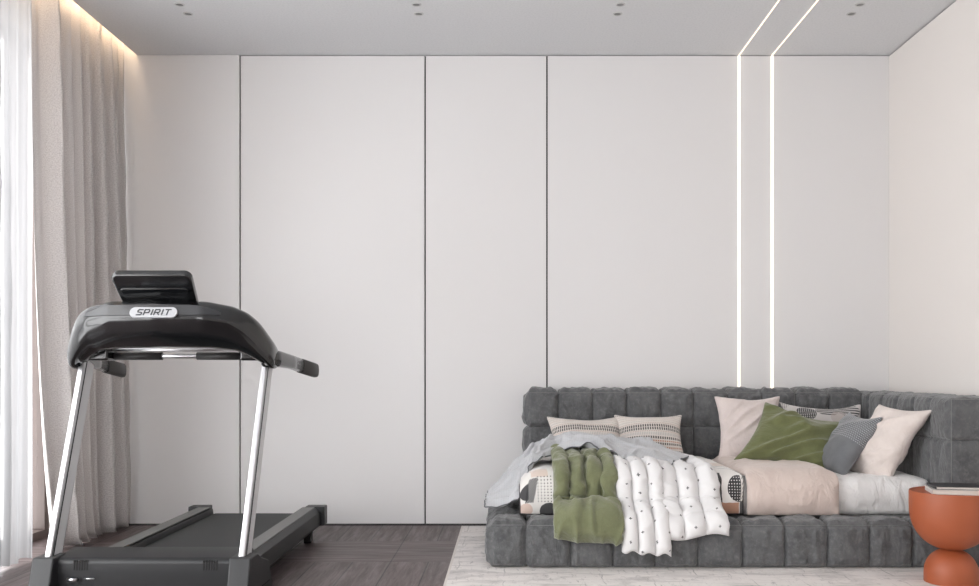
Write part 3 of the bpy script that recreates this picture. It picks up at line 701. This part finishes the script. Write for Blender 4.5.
put('olive_pillow', (1.27,5.23,.475), (1.74,5.06,.435), (1.50,5.42,.80), M['olive2'], 6, .17, 1.07, crease=.05, fdir=.5, ffreq=10, tr=(-.09,-.03,-.08), label='crumpled olive green pillow slumped across the other pillows')
put('grey_pillow', (1.72,5.22,.455), (1.745,4.88,.445), (1.93,5.28,.715), M['greycush'], 7, .15, 1.24, crease=.008, ffreq=8, label='small grey pillow with woven dashes leaning on the cream pillow')
put('cream_pillow', (1.84,5.12,.435), (1.958,4.82,.42), (2.01,5.05,.77), M['cream'], 8, .17, 1.17, crease=.022, ffreq=14, label='cream linen pillow leaning against the right side of the daybed')

# ------------------------------------------------------------------ SIDE TABLE
tx, ty = 2.030, 4.27
st = empty('side_table', (tx, ty, .011), label='terracotta orange side table, bowl top on a dome base', cat='side table')
def lathe(prof, name, mat, parent, n=72):
    L = [[(tx+r*math.cos(2*math.pi*k/n), ty+r*math.sin(2*math.pi*k/n), z) for k in range(n)] for r, z in prof]
    return sharp_smooth(MB().loft(L).build(name, mat, parent, smooth=True), 40)
prof = [(.116,.011),(.1165,.014),(.1165,.05)] + [(.1165*math.cos(t)**.85+0*t, .05+.115*math.sin(t)) for t in np.linspace(.08,1.44,16)]
lathe(prof, 'dome_base', M['terra'], st)
prof = [(.03,.160)] + [(.179*math.sin(t)**.9, .345-.186*math.cos(t)) for t in np.linspace(.2,math.pi/2,22)] + [(.180,.36),(.180,.420),(.1785,.4275),(.176,.429),(.173,.4275),(.172,.423),(.001,.4225)]
lathe(prof, 'bowl_top', M['terra'], st)
def book(name, c, wx, wy, th, rz, cover, label, inset=.004):
    b = empty(name, c, rz, label=label, cat='book'); Mx = Matrix.Translation(c)@Matrix.Rotation(rz, 4, 'Z')
    def bx(nm, x0,x1,y0,y1,z0,z1, mat):
        mb = MB().box(x0,x1,y0,y1,z0,z1); mb.V = [tuple(Mx@Vector(p)) for p in mb.V]; return mb.build(nm, mat, b, bevel=.0008)
    bx('pages', -wx/2+.001, wx/2-inset, -wy/2+inset, wy/2-inset, .0015, th-.0015, M['pages'])
    bx('cover', -wx/2, wx/2, -wy/2, wy/2, 0, .0015, cover); bx('cover', -wx/2, wx/2, -wy/2, wy/2, th-.0015, th, cover)
    bx('spine', -wx/2-.001, -wx/2+.001, -wy/2, wy/2, 0, th, cover); return b
book('white_book', (2.045,4.25,.4228), .235, .175, .021, R(-14), M['bookwhite'], 'white book with pale page edges on the orange side table, under the black one')
book('black_book', (2.055,4.262,.4442), .225, .165, .012, R(-10), M['bookblack'], 'thin black book on top of the white one on the side table')

# ------------------------------------------------------------------ TREADMILL
TX = -1.476
tm = empty('treadmill', (TX, 4.6, 0), label='black treadmill with silver uprights standing by the curtain', cat='treadmill')
def mir(f):
    for s in (-1, 1): f(s)
# deck and belt
MB().box(TX-.27, TX+.27, 3.92, 5.46, .085, .142).build('deck', M['satin'], tm, bevel=.006)
L = []
prof = [(3.80,.145),(5.45,.145),(5.478,.138),(5.49,.118),(5.478,.098),(5.45,.09),(3.80,.09)]
MB().prism(prof, 0, TX-.25, TX+.25).build('running_belt', M['belt'], tm, bevel=.004)
def rail(s):
    # cross section (offset from centre outward, z), top strip + outer flank
    a = [(.255,.125),(.262,.172),(.345,.180),(.372,.158),(.376,.085),(.355,.062),(.262,.062)]
    def loop(y, k=1.0, dz=0): return [(TX+s*p[0], y, p[1]*k+dz) for p in a]
    MB().loft([loop(3.95), loop(5.46)]).build('side_rail', M['rail'], tm, bevel=.004)
    MB().box(min(TX+s*.268,TX+s*.340), max(TX+s*.268,TX+s*.340), 3.97, 5.44, .178, .1835).build('foot_strip', M['railtop'], tm, bevel=.002)
    MB().box(min(TX+s*.283,TX+s*.398), max(TX+s*.283,TX+s*.398), 5.43, 5.52, .075, .186).build('end_cap', M['satin'], tm, bevel=.006)
    MB().box(min(TX+s*.31,TX+s*.35), max(TX+s*.31,TX+s*.35), 5.28, 5.34, .0, .066).build('rear_foot', M['black'], tm, bevel=.005)
mir(rail)
# motor hood
prof = [(3.78,.05),(3.765,.16),(3.765,.205),(3.785,.221),(3.95,.232),(4.02,.215),(4.06,.15),(4.06,.05)]
MB().prism(prof, 0, TX-.372, TX+.372).build('motor_hood', M['hood'], tm, bevel=.007)
for cx in (-.262, .262):
    mb = MB()
    for k in range(6): x_ = TX+cx-.022+k*.0105; mb.box(x_-.0022, x_+.0022, 3.7625, 3.775, .172, .212)
    mb.build('vent_slots', M['black'], tm)
MB().box(TX-.35, TX+.35, 3.7685, 3.79, .146, .148).build('hood_seam', M['black'], tm)
MB().box(TX-.30, TX+.30, 3.80, 4.0, .0, .05).build('undercarriage', M['satin'], tm, bevel=.006)
MB().tube((TX-.31,3.756,.135),(TX-.27,3.756,.135), .008).build('latch', M['steel'], tm, smooth=True)
MB().tube((TX-.24,3.756,.140),(TX-.20,3.756,.140), .003).build('latch_pin', M['steel'], tm, smooth=True)
# boots and uprights
def leg(s):
    x0, x1 = sorted((TX+s*.352, TX+s*.440))
    prof = [(3.66,.0),(3.735,.228),(3.845,.228),(3.90,.20),(4.02,.165),(4.05,.10),(4.08,.06),(4.05,.0)]
    bt = MB().prism(prof, 0, x0, x1).build('boot', M['gplast'], tm, bevel=.008)
    MB().box(x0-.002, x1+.002, 3.80, 4.02, .075, .079).build('boot_seam', M['black'], bt)
    # upright: profile leaning away
    a = Vector((TX+s*.392, 3.787, .15)); b = Vector((TX+s*.402, 4.14, 1.02)); d = (b-a).normalized()
    fx = Vector((1,0,0)); fy = d.cross(fx).normalized()*-1
    if fy.y > 0: fy = -fy
    def sec(p, w, dd): return [tuple(p+fx*q[0]*w+fy*q[1]*dd) for q in ((-.5,-.5),(.5,-.5),(.5,.5),(-.5,.5))]
    up = MB().loft([sec(a,.026,.100), sec(b,.026,.100)]).build('upright', M['steel'], tm, bevel=.006)
    n = fy*.0428
    for sgn in (-1, 1):   # side cladding with a groove
        c_ = fx*sgn*.0125
        mb = MB(); A_ = a+c_+fy*-.008; B_ = b+c_+fy*-.008
        def sc(p): return [tuple(p+fx*q[0]+fy*q[1]) for q in ((-.0015,-.030),(.0015,-.030),(.0015,.032),(-.0015,.032))]
        mb.loft([sc(A_), sc(B_)]).build('side_panel', M['side'], up)
        A_ = a+c_+fy*.0285; B_ = b+c_+fy*.0285
        def sg(p): return [tuple(p+fx*q[0]+fy*q[1]) for q in ((-.002,-.003),(.002,-.003),(.002,.003),(-.002,.003))]
        MB().loft([sg(A_), sg(B_)]).build('groove', M['black'], up)
mir(leg)
# console body: lofted sections across the width
K = [ # x: nose, upper, top, backtop, back, backbottom, bottom, frontlow
 (.00,[(3.84,1.195),(3.862,1.262),(3.92,1.287),(4.05,1.245),(4.10,1.14),(4.08,1.095),(3.985,1.068),(3.89,1.12)]),
 (.20,[(3.85,1.193),(3.872,1.258),(3.93,1.283),(4.055,1.242),(4.105,1.135),(4.09,1.090),(3.99,1.066),(3.90,1.118)]),
 (.30,[(3.885,1.180),(3.905,1.238),(3.955,1.265),(4.07,1.225),(4.13,1.12),(4.12,1.075),(4.01,1.056),(3.93,1.10)]),
 (.355,[(3.925,1.150),(3.945,1.217),(3.99,1.240),(4.09,1.195),(4.15,1.10),(4.15,1.050),(4.03,1.030),(3.95,1.075)]),
 (.400,[(3.975,1.105),(3.99,1.172),(4.03,1.194),(4.11,1.15),(4.18,1.075),(4.18,1.020),(4.06,1.000),(3.985,1.040)]),
 (.435,[(4.02,1.055),(4.03,1.100),(4.06,1.125),(4.13,1.105),(4.21,1.055),(4.21,1.000),(4.10,.975),(4.03,1.000)]),
 (.452,[(4.05,1.035),(4.055,1.070),(4.08,1.090),(4.13,1.080),(4.20,1.045),(4.20,1.010),(4.12,.985),(4.06,1.000)])]
xsK = np.array([k[0] for k in K]); arr = np.array([k[1] for k in K])
loops = []
for xq in np.linspace(-.452,.452,49):
    a = abs(xq); pts = np.array([[np.interp(a, xsK, arr[:,j,c]) for c in (0,1)] for j in range(8)])
    loops.append([(TX+xq, p[0], p[1]) for p in pts])
o = MB().loft(loops, cap=True).build('console', M['gloss'], tm, smooth=True); 
import bmesh
bm = bmesh.new(); bm.from_mesh(o.data); cl = bm.edges.layers.float.get('crease_edge') or bm.edges.layers.float.new('crease_edge')
for e in bm.edges:
    i, j = sorted((e.verts[0].index, e.verts[1].index))
    if i % 8 == j % 8 and i % 8 == 0 and j-i == 8: e[cl] = .75
bm.to_mesh(o.data); bm.free(); sub(o, 2); console = o
# grey lip with badge on the front upper band
def lip(xq, dz0, dz1, off):
    a = abs(xq); n_, u_ = [np.array([np.interp(a, xsK, arr[:,j,c]) for c in (0,1)]) for j in (0,1)]
    out = []
    for t in (dz0, dz1):
        p = n_+(u_-n_)*t; out.append((TX+xq, p[0]-off, p[1]+off*.3))
    return out
xs_ = np.linspace(-.30,.27,40); V = []
for xq in xs_:
    tap = min(1, max(.02, (.30-abs(xq+.015))/.12))**.6; mid = .57; w_ = .34*tap
    a, b = lip(xq, mid-w_, mid+w_, .004); a2, b2 = lip(xq, mid-w_, mid+w_, -.008); V += [a, b, b2, a2]
F = []
for i in range(len(xs_)-1):
    for j in range(4): F.append((i*4+j, i*4+(j+1)%4, (i+1)*4+(j+1)%4, (i+1)*4+j))
F += [(3,2,1,0), tuple((len(xs_)-1)*4+j for j in range(4))]
mbb = MB(); mbb.add(V, F); mbb.build('front_lip', M['lip'], tm, bevel=.0015)
# badge: pill shaped plate + letters
ang = math.atan2(3.862-3.84, 1.262-1.195)
yb, zb = 3.8425, 1.2205
BM = Matrix.Translation((TX+.008, yb-.002, zb))@Matrix.Rotation(-ang, 4, 'X')@Matrix.Rotation(R(90), 4, 'X')
w_, h_ = .098, .0225; poly = []
for k in range(24):
    t = math.pi*k/23-math.pi/2; poly.append(((w_-h_)+h_*math.cos(t), h_*math.sin(t)))
for k in range(24):
    t = math.pi*k/23+math.pi/2; poly.append((-(w_-h_)+h_*math.cos(t), h_*math.sin(t)))
mb = MB().prism(poly, 2, -.006, .003); mb.V = [tuple(BM@Vector(p)) for p in mb.V]
badge = mb.build('badge', M['badge'], tm, label='silver oval badge reading SPIRIT')
# italic block letters from strokes (no font files)
def stroke(mb, a, b, th):
    a = Vector((a[0],a[1],0)); b = Vector((b[0],b[1],0)); d = (b-a).normalized(); n = Vector((-d.y,d.x,0))*th/2; e = d*th*.35
    q = [a-e+n, a-e-n, b+e-n, b+e+n]; mb.loft([[(p.x,p.y,.0028) for p in q], [(p.x,p.y,.0042) for p in q]])
glyph = {'S': [((.95,1),(.25,1)),((.25,1),(.05,.8)),((.05,.8),(.1,.55)),((.1,.55),(.85,.45)),((.85,.45),(.95,.2)),((.95,.2),(.75,0)),((.75,0),(0,0))],
         'P': [((0,0),(0,1)),((0,1),(.8,1)),((.8,1),(.95,.75)),((.95,.75),(.8,.42)),((.8,.42),(.1,.42))], 'I': [((.1,0),(.1,1))],
         'R': [((0,0),(0,1)),((0,1),(.8,1)),((.8,1),(.95,.75)),((.95,.75),(.8,.45)),((.8,.45),(.1,.45)),((.5,.45),(.95,0))], 'T': [((.5,0),(.5,1)),((0,1),(1,1))]}
mb = MB(); cx = -.066; lh = .023; lw = .021
for ch in 'SPIRIT':
    wd = .3 if ch == 'I' else 1
    for a, b in glyph[ch]:
        f = lambda p: (cx+p[0]*lw+(p[1]-.5)*lh*.28, (p[1]-.5)*lh); stroke(mb, f(a), f(b), .0052)
    cx += lw*wd*(.75 if wd < 1 else 1)+.0085
mb.V = [tuple(BM@Vector(p)) for p in mb.V]; mb.build('badge_lettering', M['ink'], badge)
# tablet / display
def dsp(pts, y0, y1): pass
def rr(hw0, hw1, h0, h1, r, n=6):
    """rounded trapezoid (x,z): bottom half-width hw0 at h0, top half-width hw1 at h1"""
    out = [(-hw0,h0),(hw0,h0)]
    for k in range(n+1):
        t = math.pi/2*k/n; out.append((hw1-r+r*math.cos(t)+(0), h1-r+r*math.sin(t)))
    for k in range(n+1):
        t = math.pi/2+math.pi/2*k/n; out.append((-hw1+r+r*math.cos(t), h1-r+r*math.sin(t)))
    return out
DM = Matrix.Translation((TX+.0, 3.955, 1.262))@Matrix.Rotation(R(46), 4, 'X')
def dplate(name, prof, y0, y1, mat, parent, bevel=.006):
    mb = MB().prism(prof, 1, y0, y1); mb.V = [tuple(DM@Vector(p)) for p in mb.V]; return mb.build(name, mat, parent, bevel=bevel)
disp = dplate('display', rr(.155,.165,-.01,.178,.030), -.018, .018, M['gloss'], tm, .010)
dplate('back_panel', rr(.128,.140,.005,.108,.012), -.024, -.016, M['screen'], disp, .003)
dplate('screen_glass', rr(.140,.150,.005,.165,.015), .016, .0195, M['screen'], disp, .001)
# handlebars
def bar(s):
    pts = [((.420,4.06,1.030),.055,.07),((.435,4.16,1.034),.052,.075),((.455,4.33,1.022),.045,.065),((.475,4.53,1.000),.042,.066)]
    def sec(p, w, h, s):
        c = Vector((TX+s*p[0], p[1], p[2])); n = 12
        return [tuple(c+Vector((math.copysign(abs(math.cos(t))**.6, math.cos(t))*w/2, 0, math.copysign(abs(math.sin(t))**.6, math.sin(t))*h/2))) for t in [2*math.pi*k/n for k in range(n)]]
    MB().loft([sec(p, w, h, s) for p, w, h in pts]).build('handlebar', M['gloss'], tm, smooth=True)
    pts = [((.470,4.48,1.005),.046,.070),((.489,4.72,.982),.046,.072),((.490,4.735,.980),.036,.060)]
    MB().loft([sec(p, w, h, s) for p, w, h in pts]).build('hand_grip', M['hgrip'], tm, smooth=True)
mir(bar)
# crossbar with sensor grips
MB().tube((TX-.40,4.17,1.046),(TX+.40,4.17,1.046), .011).build('crossbar', M['steel'], tm, smooth=True)
MB().tube((TX-.36,4.15,1.074),(TX+.36,4.15,1.074), .008).build('crossbar', M['steel'], tm, smooth=True)
for s in (-1, 1):
    a, b = sorted((s*.078, s*.30))
    MB().tube((TX+a,4.17,1.046),(TX+b,4.17,1.046), .0175).build('pulse_grip', M['grip'], tm, smooth=True)
    MB().box(TX+s*.34-.05, TX+s*.34+.05, 4.09, 4.20, 1.025, 1.085).build('crossbar_mount', M['gloss'], tm, bevel=.012)
    MB().tube((TX+s*.355,3.975,1.125),(TX+s*.355,3.949,1.125), .008).build('console_screw', M['satin'], console, smooth=True)

# ------------------------------------------------------------------ LIGHT
w = bpy.data.worlds.new('World'); bpy.context.scene.world = w; w.use_nodes = True
bg = w.node_tree.nodes['Background']; bg.inputs[0].default_value = (.985,.99,1,1); bg.inputs[1].default_value = 8.0
def area(name, loc, rot, sx, sy, power, col, portal=False):
    l = bpy.data.lights.new(name, 'AREA'); l.shape = 'RECTANGLE'; l.size = sx; l.size_y = sy; l.energy = power; l.color = col
    o = bpy.data.objects.new(name, l); C.objects.link(o); o.location = loc; o.rotation_euler = rot
    if portal: l.cycles.is_portal = True
    return o
area('window_portal', (XL-.21, (WY0+WY1)/2, WZ1/2), (0, R(-90), 0), WZ1, WY1-WY0, 1, (1,1,1), True)
area('window_portal', ((VX0+VX1)/2, YF-.12, (VZ0+VZ1)/2), (R(90), 0, R(180)), VX1-VX0, VZ1-VZ0, 1, (1,1,1), True)  # portal of the added fill window

cam = bpy.data.cameras.new('Camera'); co = bpy.data.objects.new('Camera', cam); C.objects.link(co)
co.location = (0,0,.979); co.rotation_euler = (R(90),0,0); cam.sensor_width = 36; cam.lens = 36*930/979
cam.shift_x = -19.5/979; cam.shift_y = 78/979; cam.clip_start = .05
sc = bpy.context.scene; sc.camera = co
sc.view_settings.view_transform = 'Standard'; sc.view_settings.look = 'None'; sc.view_settings.gamma = 1; sc.view_settings.exposure = 0
sc.cycles.max_bounces = 10; sc.cycles.diffuse_bounces = 6; sc.cycles.transparent_max_bounces = 12; sc.cycles.sample_clamp_indirect = 6
